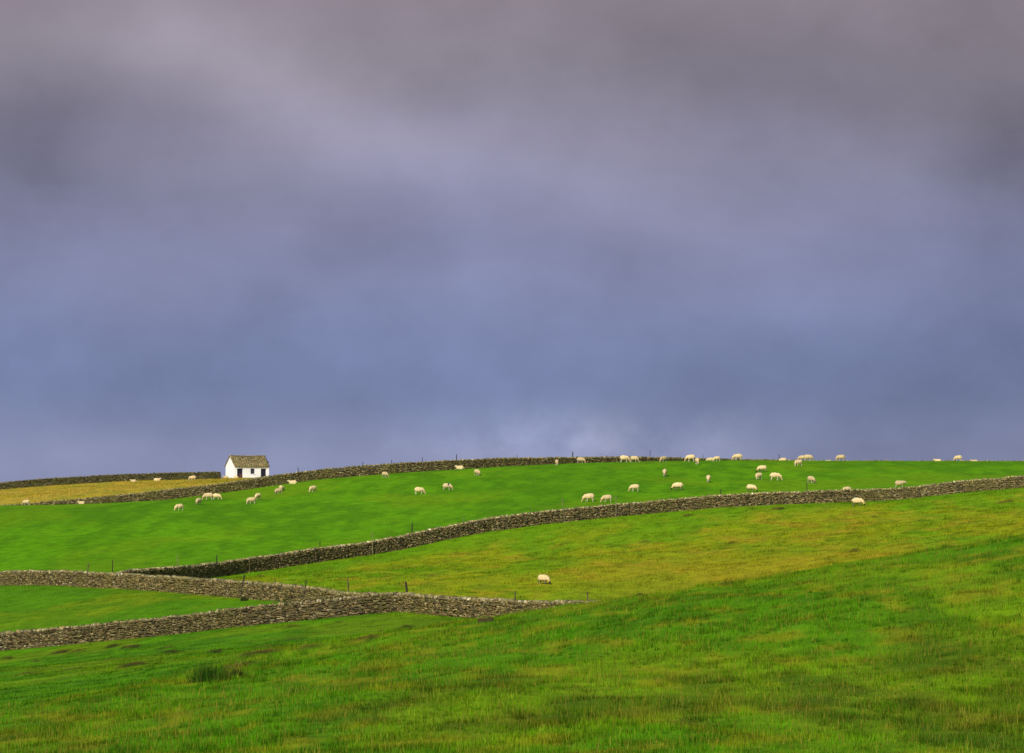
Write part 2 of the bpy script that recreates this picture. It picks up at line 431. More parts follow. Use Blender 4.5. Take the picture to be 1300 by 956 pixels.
# upper pasture
x, y = scatter(260000, 290, 470)
w = zones(x, y)[4]; k = w > RNG.random(len(x)); x, y = x[k], y[k]
hg = RNG.uniform(.02, .05, len(x)) * (.7 + .8 * sstep(.45, .7, fbm(x / 2, y / 2, 64, 3)))
g = blades('pasture_grass', *join((x, y, hg, RNG.uniform(.03, .07, len(x)), tint(turf(x, y), x, y, .012, .08, .85, 1.2)), tufts(9000, 295, 458, 4, .20, .055, .06, 10, [(1.4, 1.15, 1.1), (.6, .7, .9), (.45, .58, .8), (.85, 1.12, 1)])))
tag(g, 'bright green close cropped grass of the upper pasture', 'grass', kind='stuff')

# golden rough behind the top wall
x, y = scatter(60000, 445, 600, -110, 560)
w = zones(x, y)[5]; k = w > RNG.random(len(x)); x, y = x[k], y[k]
g = blades('golden_grass', x, y, RNG.uniform(.06, .22, len(x)), RNG.uniform(.04, .09, len(x)), tint(turf(x, y), x, y, .1, .1))
tag(g, 'golden dry grass of the far field in front of the white barn', 'grass', kind='stuff')

# ------------------------------------------------------------------ walls
UNIT = np.array([(x, y, z) for x in (-.5, .5) for y in (-.5, .5) for z in (-.5, .5)])
UF = np.array(((0,1,3,2),(4,6,7,5),(0,4,5,1),(2,3,7,6),(0,2,6,4),(1,5,7,3)))
def stones(cen, size, tx, ty, roll, jit):
    """cen (n,3), size (n,3) along/across/up, (tx,ty) unit tangent, roll tilt in the wall plane"""
    n = len(cen)
    P = UNIT[None] * size[:, None, :] * (1 + 0)
    P = P + RNG.uniform(-1, 1, (n, 8, 3)) * jit * size[:, None, :]
    cr_, sr = np.cos(roll)[:, None], np.sin(roll)[:, None]
    a = P[..., 0] * cr_ - P[..., 2] * sr; c = P[..., 0] * sr + P[..., 2] * cr_; b = P[..., 1]
    W = np.empty_like(P)
    W[..., 0] = a * tx[:, None] - b * ty[:, None]; W[..., 1] = a * ty[:, None] + b * tx[:, None]; W[..., 2] = c
    W += cen[:, None, :]
    Fc = (UF[None] + (np.arange(n) * 8)[:, None, None]).reshape(-1, 4)
    return W.reshape(-1, 3), Fc

def stone_cols(n, x, y, base, warm):
    pal = np.array([(.20, .17, .11), (.13, .12, .085), (.27, .24, .17), (.085, .08, .06), (.17, .16, .08), (.24, .19, .11), (.36, .34, .28), (.15, .11, .08)])
    p = np.array([.22, .2, .13, .15, .14, .09, .03, .04])
    c = pal[RNG.choice(8, n, p=p / p.sum())] * RNG.uniform(.5, 1.5, n)[:, None]
    lich = sstep(.5, .7, fbm(x / 2.5 + y / 2.5, y / 2.5, 15, 3))[:, None]
    c = c * (1 - lich * .35) + np.array((.17, .17, .07)) * lich * .35
    return c * base * np.array(warm)

def dry_wall(W, Hh, label, base=1.0, warm=(1, 1, 1), start_off=0.0, cope_col=1.25):
    pts = np.array([(X_at(px, Y), Y) for px, Y, r in W])
    # smooth the polyline with a little wander
    seg = np.sqrt((np.diff(pts, axis=0) ** 2).sum(1)); S = np.concatenate([[0], np.cumsum(seg)]); Lt = S[-1]
    def pos(s):
        x = np.interp(s, S, pts[:, 0]); y = np.interp(s, S, pts[:, 1])
        return x, y
    def frame(s):
        x0, y0 = pos(np.clip(s - 3, 0, Lt)); x1, y1 = pos(np.clip(s + 3, 0, Lt)); d = np.hypot(x1 - x0, y1 - y0)
        tx, ty = (x1 - x0) / d, (y1 - y0) / d
        x, y = pos(s); wv = (fbm(s / 9, s * 0, 44, 2) - .5) * .5
        return x - ty * wv, y + tx * wv, tx, ty
    root = empty('dry_stone_wall', (*[float(v) for v in pos(Lt / 2)], float(H(*pos(Lt / 2)))))
    ox, oy, oz = root.location
    tag(root, label, 'stone wall', 'dry stone field walls')
    hvar = lambda s: (Hh + (fbm(s / 6, s * 0 + 3, 45, 3) - .5) * .22)
    # core
    s = np.arange(0, Lt + .5, 1.0); s = np.clip(s, 0, Lt); x, y, tx, ty = frame(s); z = H(x, y); hv = hvar(s) - .16
    ring = []
    for off, zz in ((-.30, -.25 + 0 * hv), (-.16, hv), (.16, hv), (.30, -.25 + 0 * hv)):
        ring.append(np.stack([x - ty * off, y + tx * off, z + zz], 1))
    R = np.stack(ring, 1); n = len(s); Vv = R.reshape(-1, 3); fc = []
    for j in range(4):
        a = np.arange(n - 1) * 4 + j; b_ = np.arange(n - 1) * 4 + (j + 1) % 4
        fc.append(np.stack([a, b_, b_ + 4, a + 4], 1))
    fc = np.concatenate(fc); fc = np.concatenate([fc, [[0, 1, 2, 3], [(n-1)*4+3, (n-1)*4+2, (n-1)*4+1, (n-1)*4]]])
    AV = [Vv]; AF = [fc]; AC = [np.tile((.05, .045, .03), (len(Vv), 1))]; off = len(Vv)
    ch = .086; nc = int((Hh + .16) / ch)
    for side in (-1, 1):
        for c in range(-1, nc):
            ln = RNG.gamma(3.0, .068, int(Lt / .15) + 60).clip(.08, .5); ss = np.cumsum(ln) - ln / 2; k = ss < Lt; ss, ln = ss[k], ln[k]
            x, y, tx, ty = frame(ss); t = min((c + .5) * ch / Hh, 1)
            hh = hvar(ss) - .02
            kk = (c + .5) * ch < hh + RNG.uniform(-.05, .05, len(ss))
            ss, ln, x, y, tx, ty = ss[kk], ln[kk], x[kk], y[kk], tx[kk], ty[kk]
            o = side * (.30 - .13 * t + RNG.uniform(-.06, .06, len(ss)))
            z = H(x, y) + (c + .5) * ch + RNG.uniform(-.02, .02, len(ss)) + (fbm(ss / 4, ss * 0, 50 + c, 2) - .5) * .06
            size = np.stack([ln * .94, RNG.uniform(.16, .24, len(ss)), ch * RNG.uniform(.55, 1.25, len(ss))], 1)
            v, f = stones(np.stack([x - ty * o, y + tx * o, z], 1), size, tx, ty, RNG.normal(0, .09, len(ss)), .17)
            AV.append(v); AF.append(f + off); off += len(v)
            AC.append(np.repeat(stone_cols(len(ss), x, y, base, warm), 8, 0))
    Vv = np.concatenate(AV) - np.array([ox, oy, oz]); cc = np.concatenate(AC)
    link('stone_courses', np_mesh('stone_courses', Vv, np.concatenate(AF), 4, cc), M_stone, root)
    # coping stones set on edge
    th = RNG.uniform(.05, .17, int(Lt / .08)); ss = np.cumsum(th) ; k = ss < Lt; ss, th = ss[k], th[k]
    ss_keep = RNG.random(len(ss)) > .04; ss, th = ss[ss_keep], th[ss_keep]
    x, y, tx, ty = frame(ss); hc = RNG.uniform(.12, .25, len(ss))
    z = H(x, y) + hvar(ss) - .10 + hc / 2
    size = np.stack([th * .95, RNG.uniform(.30, .46, len(ss)), hc], 1)
    v, f = stones(np.stack([x, y, z], 1), size, tx, ty, RNG.normal(.18, .28, len(ss)), .18)
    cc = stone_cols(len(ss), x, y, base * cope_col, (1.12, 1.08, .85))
    link('coping', np_mesh('coping', v - np.array([ox, oy, oz]), f, 4, np.repeat(cc, 8, 0)), M_stone, root)
    # rank grass along both feet
    n = int(Lt * 34); s = RNG.uniform(0, Lt, n); x, y, tx, ty = frame(s)
    o = (.36 + np.abs(RNG.normal(0, .35, n))) * RNG.choice([-1, 1], n)
    gap = fbm(s / 3, s * 0, 71, 2) > .46 - .12 * RNG.random(n)
    return x[gap] - ty[gap] * o[gap], y[gap] + tx[gap] * o[gap]

gx, gy = [], []
HW = 1.25
for W, hh, lab, base, warm, cc in (
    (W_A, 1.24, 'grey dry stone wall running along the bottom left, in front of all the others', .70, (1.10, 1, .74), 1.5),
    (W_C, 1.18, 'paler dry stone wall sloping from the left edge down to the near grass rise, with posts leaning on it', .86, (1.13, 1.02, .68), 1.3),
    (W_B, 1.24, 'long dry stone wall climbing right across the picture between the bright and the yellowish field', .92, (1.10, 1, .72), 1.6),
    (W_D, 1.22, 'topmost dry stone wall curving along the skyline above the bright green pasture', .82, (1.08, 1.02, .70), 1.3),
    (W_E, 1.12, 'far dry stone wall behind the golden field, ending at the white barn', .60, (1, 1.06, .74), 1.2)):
    a, b_ = dry_wall(W, hh, lab, base, warm, cope_col=cc); gx.append(a); gy.append(b_)
x = np.concatenate(gx); y = np.concatenate(gy)
col = tint(turf(x, y), x, y, .30, .12)
g = blades('verge_grass', x, y, RNG.uniform(.06, .22, len(x)) * (.5 + fbm(x / 2, y / 2, 73, 2)), RNG.uniform(.02, .05, len(x)), col)
tag(g, 'ranker straw coloured grass growing along the feet of the stone walls', 'grass', kind='stuff')

# ------------------------------------------------------------------ posts
def post_mesh(h, lean, r, colr, seed):
    rs = random.Random(seed); bm = bmesh.new(); rings = []
    n = 7
    for i in range(6):
        t = i / 5; z = -.4 + t * (h + .4)
        cxo = lean * max(z, 0) + rs.uniform(-.012, .012); rr = r * (1.08 - .22 * t) * rs.uniform(.93, 1.07)
        rings.append([bm.verts.new((cxo + rr * math.cos(k * math.tau / n) * rs.uniform(.88, 1.1), rr * math.sin(k * math.tau / n), z)) for k in range(n)])
    for a, b_ in zip(rings, rings[1:]):
        for k in range(n): bm.faces.new((a[k], a[(k + 1) % n], b_[(k + 1) % n], b_[k]))
    bm.faces.new(rings[0][::-1])
    top = bm.verts.new((lean * h, 0, h + .03))
    for k in range(n): bm.faces.new((rings[-1][k], rings[-1][(k + 1) % n], top))
    me = bpy.data.meshes.new('fence_post'); bmesh.ops.recalc_face_normals(bm, faces=bm.faces); bm.to_mesh(me); bm.free()
    set_col(me, np.tile(colr, (len(me.vertices), 1)))
    return me
DK, PL, BR = (.045, .038, .03), (.20, .17, .10), (.11, .085, .05)
def yw(L, px):
    # depth where this column crosses the wall line
    lo_, hi_ = 150.0, 620.0
    ys = np.arange(200, 560, .25); d = ys - yl(L, X_at(px, ys)); return float(ys[np.argmax(d > 0)])
POSTS = [  # base px, top row, wall, offset (m, + = beyond), lean, radius, colour, label
    (378, 593.5, LD, .7, .03, .05, DK, 'dark post behind the topmost wall, first to the right of the white barn'),
    (459, 586.5, LD, .7, .10, .05, DK, 'dark post tilting right above the topmost wall, left of the highest small sheep'),
    (497, 584, LD, .7, .02, .045, DK, 'dark thin post on the topmost wall, above the sheep near its foot left of centre'),
    (536, 581, LD, .7, .02, .045, DK, 'short dark post standing above the topmost wall, left of the tall one'),
    (579.5, 577, LD, .7, .0, .06, DK, 'tall dark post on the skyline above the sheep lying against the topmost wall'),
    (659.5, 578, LD, -.7, -.22, .05, BR, 'brown post leaning left in front of the topmost wall near picture centre'),
    (727, 573.5, LD, .7, .0, .07, DK, 'thick dark post on the skyline just left of the sheep beside the topmost wall'),
    (769.5, 578, LD, -.6, .02, .045, BR, 'short brown post in front of the topmost wall, left of the grazing skyline pair'),
    (824.5, 571.5, LD, .7, .04, .035, DK, 'thin faint post standing highest above the right part of the topmost wall'),
    (892.5, 577, LD, .7, .0, .035, DK, 'thin post on the skyline between two sheep backs, where the topmost wall sinks'),
    (989.5, 577, LD, .7, -.03, .06, DK, 'lone dark post on the right skyline, next to a half hidden sheep'),
    (322, 606.5, LD, -.9, .30, .05, PL, 'pale pole leaning right against the topmost wall, just below the white barn'),
    (143, 711.5, LB, .6, .02, .05, DK, 'dark post behind the pale wall where the long wall joins it, left part'),
    (226, 705.5, LB, -.6, .0, .05, PL, 'pale post in front of the long wall, left of the tall dark one'),
    (275, 704.5, LB, -.7, .02, .06, DK, 'tall dark post in front of the left end of the long wall'),
    (317.5, 713, LB, -.6, -.03, .045, BR, 'brown post leaning on the face of the long wall, right of the tall dark one'),
    (406, 687.5, LB, .6, .02, .05, DK, 'short dark post peeping over the long wall, first one left of the pale stake'),
    (473.5, 675, LB, -.7, -.03, .045, PL, 'pale stake in front of the long wall, left of centre'),
    (522.5, 663.5, LB, .6, .03, .065, DK, 'stout dark post rising behind the long wall, left of centre'),
    (589, 655, LB, .6, .0, .035, PL, 'thin pale stake just above the long wall, right of the stout dark post'),
    (673.5, 645.5, LB, .6, .0, .04, BR, 'thin brown stake showing above the long wall near picture centre'),
    (717, 633, LB, -.6, -.12, .05, PL, 'pale post leaning left across the long wall, below left of the grazing pair'),
    (782, 629.5, LB, -.8, .0, .055, PL, 'upright pale post in front of the long wall, below right of the grazing pair'),
    (914, 621.5, LB, .6, .03, .05, DK, 'short dark post behind the long wall, left of the sheep standing close above it'),
    (977, 633, LB, -.6, -.05, .05, PL, 'short pale stump against the face of the long wall, right half'),
    (1024, 612, LB, .6, .01, .045, DK, 'dark post behind the long wall under the sheep facing away on the right'),
    (1166.5, 622, LB, -.6, .0, .05, BR, 'brown stump leaning on the long wall, right of the standing sheep'),
    (1223, 617, LB, -.6, .0, .06, BR, 'brown post set against the long wall by a ledge near the right edge'),
    (110, 715.5, LC, -.8, .10, .06, BR, 'brown post leaning right on the pale wall, nearest the left edge'),
    (158, 728, LC, -.8, .03, .065, BR, 'short thick post against the pale wall, second from the left edge'),
    (231.5, 729.5, LC, -.8, .14, .055, DK, 'dark post leaning right against the pale wall, third from the left edge'),
    (305.5, 730, LC, -.8, .18, .07, DK, 'dark post leaning right against the pale wall above a patch of orange grass'),
    (385, 737, LC, -.8, .13, .055, DK, 'dark post leaning on the pale wall, nearest the front wall'),
    (350, 736, LC, .8, -.03, .04, BR, 'short thin post behind the top of the pale wall'),
    (444, 734.5, LC, .8, -.06, .055, BR, 'brown post leaning left behind the pale wall, left of the wall corner'),
    (521, 739, LC, .9, -.16, .09, DK, 'thick dark post leaning left behind the wall corner'),
    (654, 750.5, LC, .8, .0, .045, BR, 'small brown stake behind the pale wall, below the lone near sheep'),
    (747.5, 751.5, LC, .8, -.06, .045, BR, 'thin brown stake where the pale wall sinks behind the near rise'),
]
for i, (px, rt, Lw, off, lean, r, colr, lab) in enumerate(POSTS):
    Y = yw(Lw, px) + off * 1.2; x = X_at(px, Y); z = float(H(x, Y)); h = z_row(rt, Y) - z
    h = max(h, .5)
    o = link('fence_post', post_mesh(h, lean, r * (.75 if colr == PL else 1.0), np.array(colr), i), M_wood)
    o.location = (x, Y, z); tag(o, lab, 'post', 'posts along the field walls')

# ------------------------------------------------------------------ barn
def barn():
    px0, Y0 = 298.3, 575.0
    x0 = X_at(px0, Y0); z0 = z_row(606.8, Y0)
    L_, D_, E_, R_ = 6.05, 4.4, 1.98, 3.62
    root = empty('white_barn', (x0, Y0, z0), math.radians(25))
    tag(root, 'small white limewashed stone barn with mossy stone slate roof on the skyline', 'barn')
    root.name = 'barn'
    bm = bmesh.new(); T = .42
    ops = [(.40, 1.42, -.6, 1.58), (2.78, 3.50, .68, 1.55), (4.60, 5.56, -.6, 1.55)]
    # front wall with real openings
    xs = [0.0]
    for a, b_, c, d in ops: xs += [a, b_]
    xs.append(L_)
    for i in range(0, len(xs), 2): bx(bm, xs[i], xs[i + 1], 0, T, -.6, E_)
    for a, b_, c, d in ops:
        bx(bm, a, b_, 0.003, T, d, E_)
        if c > 0: bx(bm, a, b_, 0.003, T, -.6, c)
    bx(bm, T, L_ - T, D_ - T, D_, -.6, E_)
    for xa in (0, L_ - T):
        prof = [(0.0 + T, -.6), (D_, -.6), (D_, E_), (D_ / 2, R_), (0, E_), (0 + T, E_)]
        prof = [(T, -.6), (D_, -.6), (D_, E_), (D_ / 2, R_), (0.003, E_ + .003), (T, E_ + .003)]
        fa = [bm.verts.new((xa, p[0], p[1])) for p in prof]; fb = [bm.verts.new((xa + T, p[0], p[1])) for p in prof]
        bm.faces.new(fa); bm.faces.new(fb[::-1])
        for k in range(len(prof)): bm.faces.new((fa[k], fa[(k+1) % len(prof)], fb[(k+1) % len(prof)], fb[k]))
    bm_obj('wall', bm, M_lime, root)
    bm = bmesh.new(); bx(bm, T, L_ - T, T, D_ - T, -.5, -.05); bm_obj('floor', bm, M_dark, root)
    # roof of stone slates
    AV, AF, AC, off = [], [], [], 0
    run = D_ / 2 + .20; ang = math.atan2(R_ - E_, D_ / 2); slope = run / math.cos(ang)
    for side in (0, 1):
        rows = 11
        for r_ in range(rows):
            t = (r_ + .5) / rows; s = slope * (1 - t)     # distance from ridge
            ws = RNG.uniform(.28, .52, 30); us = np.cumsum(ws) - ws / 2 - .16; k = us < L_ + .1; us, ws = us[k], ws[k]; n = len(us)
            yy = D_ / 2 - s * math.cos(ang); zz = R_ + .10 - s * math.sin(ang)
            size = np.stack([ws * .97, np.full(n, slope / rows * 1.35), RNG.uniform(.035, .06, n)], 1)
            P = UNIT[None] * size[:, None, :] + RNG.uniform(-1, 1, (n, 8, 3)) * .05 * size[:, None, :]
            tilt = ang - .06
            b2 = P[..., 1] * math.cos(tilt) - P[..., 2] * math.sin(tilt); c2 = P[..., 1] * math.sin(tilt) + P[..., 2] * math.cos(tilt)
            W = np.stack([P[..., 0] + us[:, None], b2 + yy, c2 + zz + RNG.uniform(-.012, .012, n)[:, None]], -1)
            W[..., 2] -= .05 * np.sin(np.clip(W[..., 0] / L_, 0, 1) * math.pi)
            if side: W[..., 1] = D_ - W[..., 1]
            AV.append(W.reshape(-1, 3)); AF.append((UF[None] + (np.arange(n) * 8)[:, None, None]).reshape(-1, 4) + off); off += n * 8
            pal = np.array([(.25, .20, .095), (.21, .17, .08), (.28, .225, .115), (.19, .18, .07), (.23, .165, .08)])
            AC.append(np.repeat(pal[RNG.choice(5, n)] * RNG.uniform(.75, 1.2, n)[:, None], 8, 0))
    # underlay so that no light passes
    roof = link('roof', np_mesh('roof', np.concatenate(AV), np.concatenate(AF), 4, np.concatenate(AC)), M_slate, root)
    bm = bmesh.new()
    for sgn in (0, 1):
        pr = [(-.12, E_ - .10 + .0), (D_ / 2, R_ + .02), (D_ / 2, R_ + .09), (-.12, E_ - .03)]
        if sgn: pr = [(D_ - a, b_) for a, b_ in pr]
        fa = [bm.verts.new((-.08, p[0], p[1])) for p in pr]; fb = [bm.verts.new((L_ + .08, p[0], p[1])) for p in pr]
        bm.faces.new(fa); bm.faces.new(fb[::-1])
        for k in range(4): bm.faces.new((fa[k], fa[(k+1) % 4], fb[(k+1) % 4], fb[k]))
    o = bm_obj('roof_boards', bm, M_slate, roof); set_col(o.data, np.tile((.12, .10, .06), (len(o.data.vertices), 1)))
    # ridge stones
    ws = RNG.uniform(.38, .6, 24); us = np.cumsum(ws) - ws / 2 - .16; k = us < L_ + .12; us, ws = us[k], ws[k]; n = len(us)
    cen = np.stack([us, np.full(n, D_ / 2), R_ + .14 - .05 * np.sin(np.clip(us / L_, 0, 1) * math.pi)], 1)
    v, f = stones(cen, np.stack([ws * .97, np.full(n, .34), np.full(n, .11)], 1), np.ones(n), np.zeros(n), RNG.normal(0, .02, n), .06)
    link('ridge', np_mesh('ridge', v, f, 4, np.tile((.30, .25, .15), (len(v), 1)) * RNG.uniform(.8, 1.2, (n, 1)).repeat(8, 0)), M_slate, roof)
    # doors
    bm = bmesh.new()
    for k in range(5): bx(bm, .42 + k * .196, .42 + k * .196 + .19, .22, .26, -.3, 1.56)
    d1 = bm_obj('door', bm, M_door, root); d1['label'] = 'dark plank door with a brown lower panel'
    bm = bmesh.new(); bx(bm, .82, 1.40, .17, .215, -.2, .72); bm_obj('lower_panel', bm, M_kick, d1)
    bm = bmesh.new(); bx(bm, .52, .56, .19, .218, .70, .88); bm_obj('handle', bm, M_frame, d1)
    bm = bmesh.new()
    for k in range(5): bx(bm, 4.615 + k * .187, 4.615 + k * .187 + .181, .22, .26, -.3, 1.53)
    d2 = bm_obj('door', bm, M_door, root); d2['label'] = 'plain dark plank door at the right end'
    bm = bmesh.new(); bx(bm, 4.70, 4.74, .19, .218, .70, .88); bm_obj('handle', bm, M_frame, d2)
    wn = empty('window', (0, 0, 0)); wn.parent = root
    bpy.data.objects.remove(wn)
    bm = bmesh.new()
    bx(bm, 2.783, 2.84, .12, .18, .683, 1.547); bx(bm, 3.44, 3.497, .12, .18, .683, 1.547)
    bx(bm, 2.84, 3.44, .12, .18, .683, .74); bx(bm, 2.84, 3.44, .12, .18, 1.49, 1.547)
    bx(bm, 3.12, 3.16, .125, .175, .74, 1.49); bx(bm, 2.84, 3.12, .125, .175, 1.10, 1.14); bx(bm, 3.16, 3.44, .125, .175, 1.10, 1.14)
    w_ = bm_obj('window', bm, M_frame, root)
    bm = bmesh.new(); bx(bm, 2.84, 3.44, .145, .155, .74, 1.49); bm_obj('pane', bm, mg, w_)
    bm = bmesh.new(); bx(bm, 2.70, 3.58, -.06, .115, .60, .677); s_ = bm_obj('sill', bm, M_lime, w_)
barn()

# ------------------------------------------------------------------ sheep
def ellip(bm, c, r, rot=(0, 0, 0), seg=16):
    M = Matrix.Translation(c) @ Matrix.Rotation(rot[2], 4, 'Z') @ Matrix.Rotation(rot[1], 4, 'Y') @ Matrix.Diagonal((*r, 1))
    bmesh.ops.create_uvsphere(bm, u_segments=seg, v_segments=seg - 4, radius=1, matrix=M)
def limb(bm, pts, rad):
    for (a, b_), (ra, rb) in zip(zip(pts, pts[1:]), zip(rad, rad[1:])):
        a = Vector(a); b_ = Vector(b_); d = b_ - a; q = d.to_track_quat('Z', 'Y').to_matrix().to_4x4()
        bmesh.ops.create_cone(bm, cap_ends=True, segments=10, radius1=ra, radius2=rb, depth=d.length, matrix=Matrix.Translation((a + b_) / 2) @ q)
    for p, r in zip(pts, rad): ellip(bm, p, (r, r, r), seg=10)

def sheep_mesh(pose, face, mark=None, shear=0.0, seed=0):
    rs = random.Random(seed)
    bm = bmesh.new(); dz = 0.0
    if pose == 'lie': dz = -.36
    # fleece trunk, facing +X: chest, barrel, rump
    ellip(bm, (.20, 0, .58 + dz), (.29, .25, .285)); ellip(bm, (-.02, 0, .58 + dz), (.38, .295, .315)); ellip(bm, (-.26, 0, .60 + dz), (.27, .27, .295))
    ellip(bm, (-.54, 0, .60 + dz), (.055, .045, .12), (0, .25, 0))          # docked tail
    head = []
    if pose == 'graze':
        nk = [(.38, 0, .62), (.58, 0, .46), (.69, 0, .28)]; hd, hr, ha = Vector((.76, 0, .15)), (.135, .062, .072), math.radians(58)
    elif pose == 'graze_side':
        nk = [(.38, 0, .62), (.56, .06, .45), (.62, .16, .27)]; hd, hr, ha = Vector((.66, .22, .15)), (.13, .062, .072), math.radians(62)
    elif pose == 'stand':
        nk = [(.36, 0, .68), (.52, 0, .80), (.62, 0, .90)]; hd, hr, ha = Vector((.71, 0, .90)), (.14, .065, .078), math.radians(18)
    elif pose == 'walk':
        nk = [(.38, 0, .66), (.58, 0, .68), (.70, 0, .70)]; hd, hr, ha = Vector((.80, 0, .66)), (.14, .064, .075), math.radians(35)
    else:
        nk = [(.34, 0, .62 + dz), (.50, .04, .74 + dz), (.57, .06, .84 + dz)]; hd, hr, ha = Vector((.67, .07, .84 + dz)), (.14, .064, .075), math.radians(22)
    limb(bm, nk, [.215, .165, .115])
    ellip(bm, hd, hr, (0, ha, 0))
    fwd = Vector((math.cos(ha), 0, -math.sin(ha))); up = Vector((math.sin(ha), 0, math.cos(ha)))
    ellip(bm, hd + fwd * .11 - up * .008, (.06, .048, .05), (0, ha, 0))     # muzzle
    for s in (-1, 1):
        ellip(bm, hd - fwd * .075 + up * .05 + Vector((0, s * .095, 0)), (.035, .062, .02), (0, ha, s * .2), seg=10)   # ears
    st = .07 if pose == 'walk' else .03
    if pose != 'lie':
        for s, q in ((-1, 1), (1, -1)):
            limb(bm, [(.27, s * .13, .48), (.26 + q * st, s * .13, .27), (.27 + q * st * 1.6, s * .13, .035)], [.075, .036, .030])       # front
            limb(bm, [(-.34, s * .13, .52), (-.28 - q * st * .4, s * .135, .40), (-.43 - q * st, s * .13, .24), (-.39 - q * st * 1.6, s * .13, .035)], [.12, .075, .038, .030])
            ellip(bm, (.285 + q * st * 1.6, s * .13, .025), (.04, .03, .028), seg=10); ellip(bm, (-.375 - q * st * 1.6, s * .13, .025), (.04, .03, .028), seg=10)
    else:
        for s in (-1, 1):
            limb(bm, [(.30, s * .16, .10), (.46, s * .15, .05), (.36, s * .13, .035)], [.07, .035, .028])
            limb(bm, [(-.30, s * .20, .14), (-.12, s * .26, .07), (-.30, s * .27, .04)], [.10, .05, .03])
    me = bpy.data.meshes.new('raw'); bm.to_mesh(me); bm.free()
    o = bpy.data.objects.new('raw', me); C.objects.link(o)
    md = o.modifiers.new('r', 'REMESH'); md.mode = 'VOXEL'; md.voxel_size = .017
    ms = o.modifiers.new('s', 'SMOOTH'); ms.factor = .5; ms.iterations = 3
    dg = bpy.context.evaluated_depsgraph_get(); out = bpy.data.meshes.new_from_object(o.evaluated_get(dg))
    bpy.data.objects.remove(o); bpy.data.meshes.remove(me)
    n = len(out.vertices); co = np.empty(n * 3, np.float32); out.vertices.foreach_get('co', co); co = co.reshape(-1, 3).astype(float)
    nr = np.empty(n * 3, np.float32); out.vertices.foreach_get('normal', nr); nr = nr.reshape(-1, 3)
    # masks
    hv = np.array(hd); dh = co - hv; al = dh @ np.array(fwd); hm = ((al > -.11) & (np.abs(dh @ np.array(up)) < .14) & (np.abs(dh[:, 1]) < .17))
    legm = (co[:, 2] < (.36 if pose != 'lie' else .06)) & ~hm & (co[:, 0] < .52) if pose != 'lie' else (co[:, 2] < .075) & ~hm
    fl = ~(hm | legm)
    # woolly locks, heavier on the fleece
    wv = fbm(co[:, 0] * 9 + co[:, 2] * 5 + seed, co[:, 1] * 9 + co[:, 2] * 7, 5, 3) - .5
    co = co + nr * (wv * .07 * fl)[:, None]
    out.vertices.foreach_set('co', co.astype(np.float32).ravel())
    fleece = np.array((.72, .56, .30)); col = np.tile(fleece, (n, 1)) * (1 + wv[:, None] * .22)
    belly_shade = sstep(.50, .34, co[:, 2] - dz) * fl; col = col * (1 - belly_shade[:, None] * np.array((.22, .34, .45)))  # orange-brown shade under the body, painted into the fleece colour
    fc = {'white': (.60, .47, .32), 'black': (.030, .026, .024), 'grey': (.24, .20, .17)}[face]
    col[hm] = fc; col[legm] = np.array((.62, .54, .42)) if face != 'black' else np.array((.16, .13, .11))
    if mark == 'shoulder':
        q = np.linalg.norm((co - np.array((.22, 0, .72))) / np.array((.12, .4, .17)), axis=1) < 1; col[q & fl] = (.05, .06, .12)
    if mark == 'rump':
        q = np.linalg.norm((co - np.array((-.36, 0, .83))) / np.array((.16, .3, .13)), axis=1) < 1; col[q & fl] = (.30, .42, .32)
    set_col(out, col)
    for p in out.polygons: p.use_smooth = True
    out.name = 'sheep'; out.materials.append(M_sheep)
    return out
MESH = {}
def get_mesh(pose, face, mark, v):
    k = (pose, face, mark, v)
    if k not in MESH: MESH[k] = sheep_mesh(pose, face, mark, seed=len(MESH) * 3.7)
    return MESH[k]
G, GS, ST, WK, LI = 'graze', 'graze_side', 'stand', 'walk', 'lie'
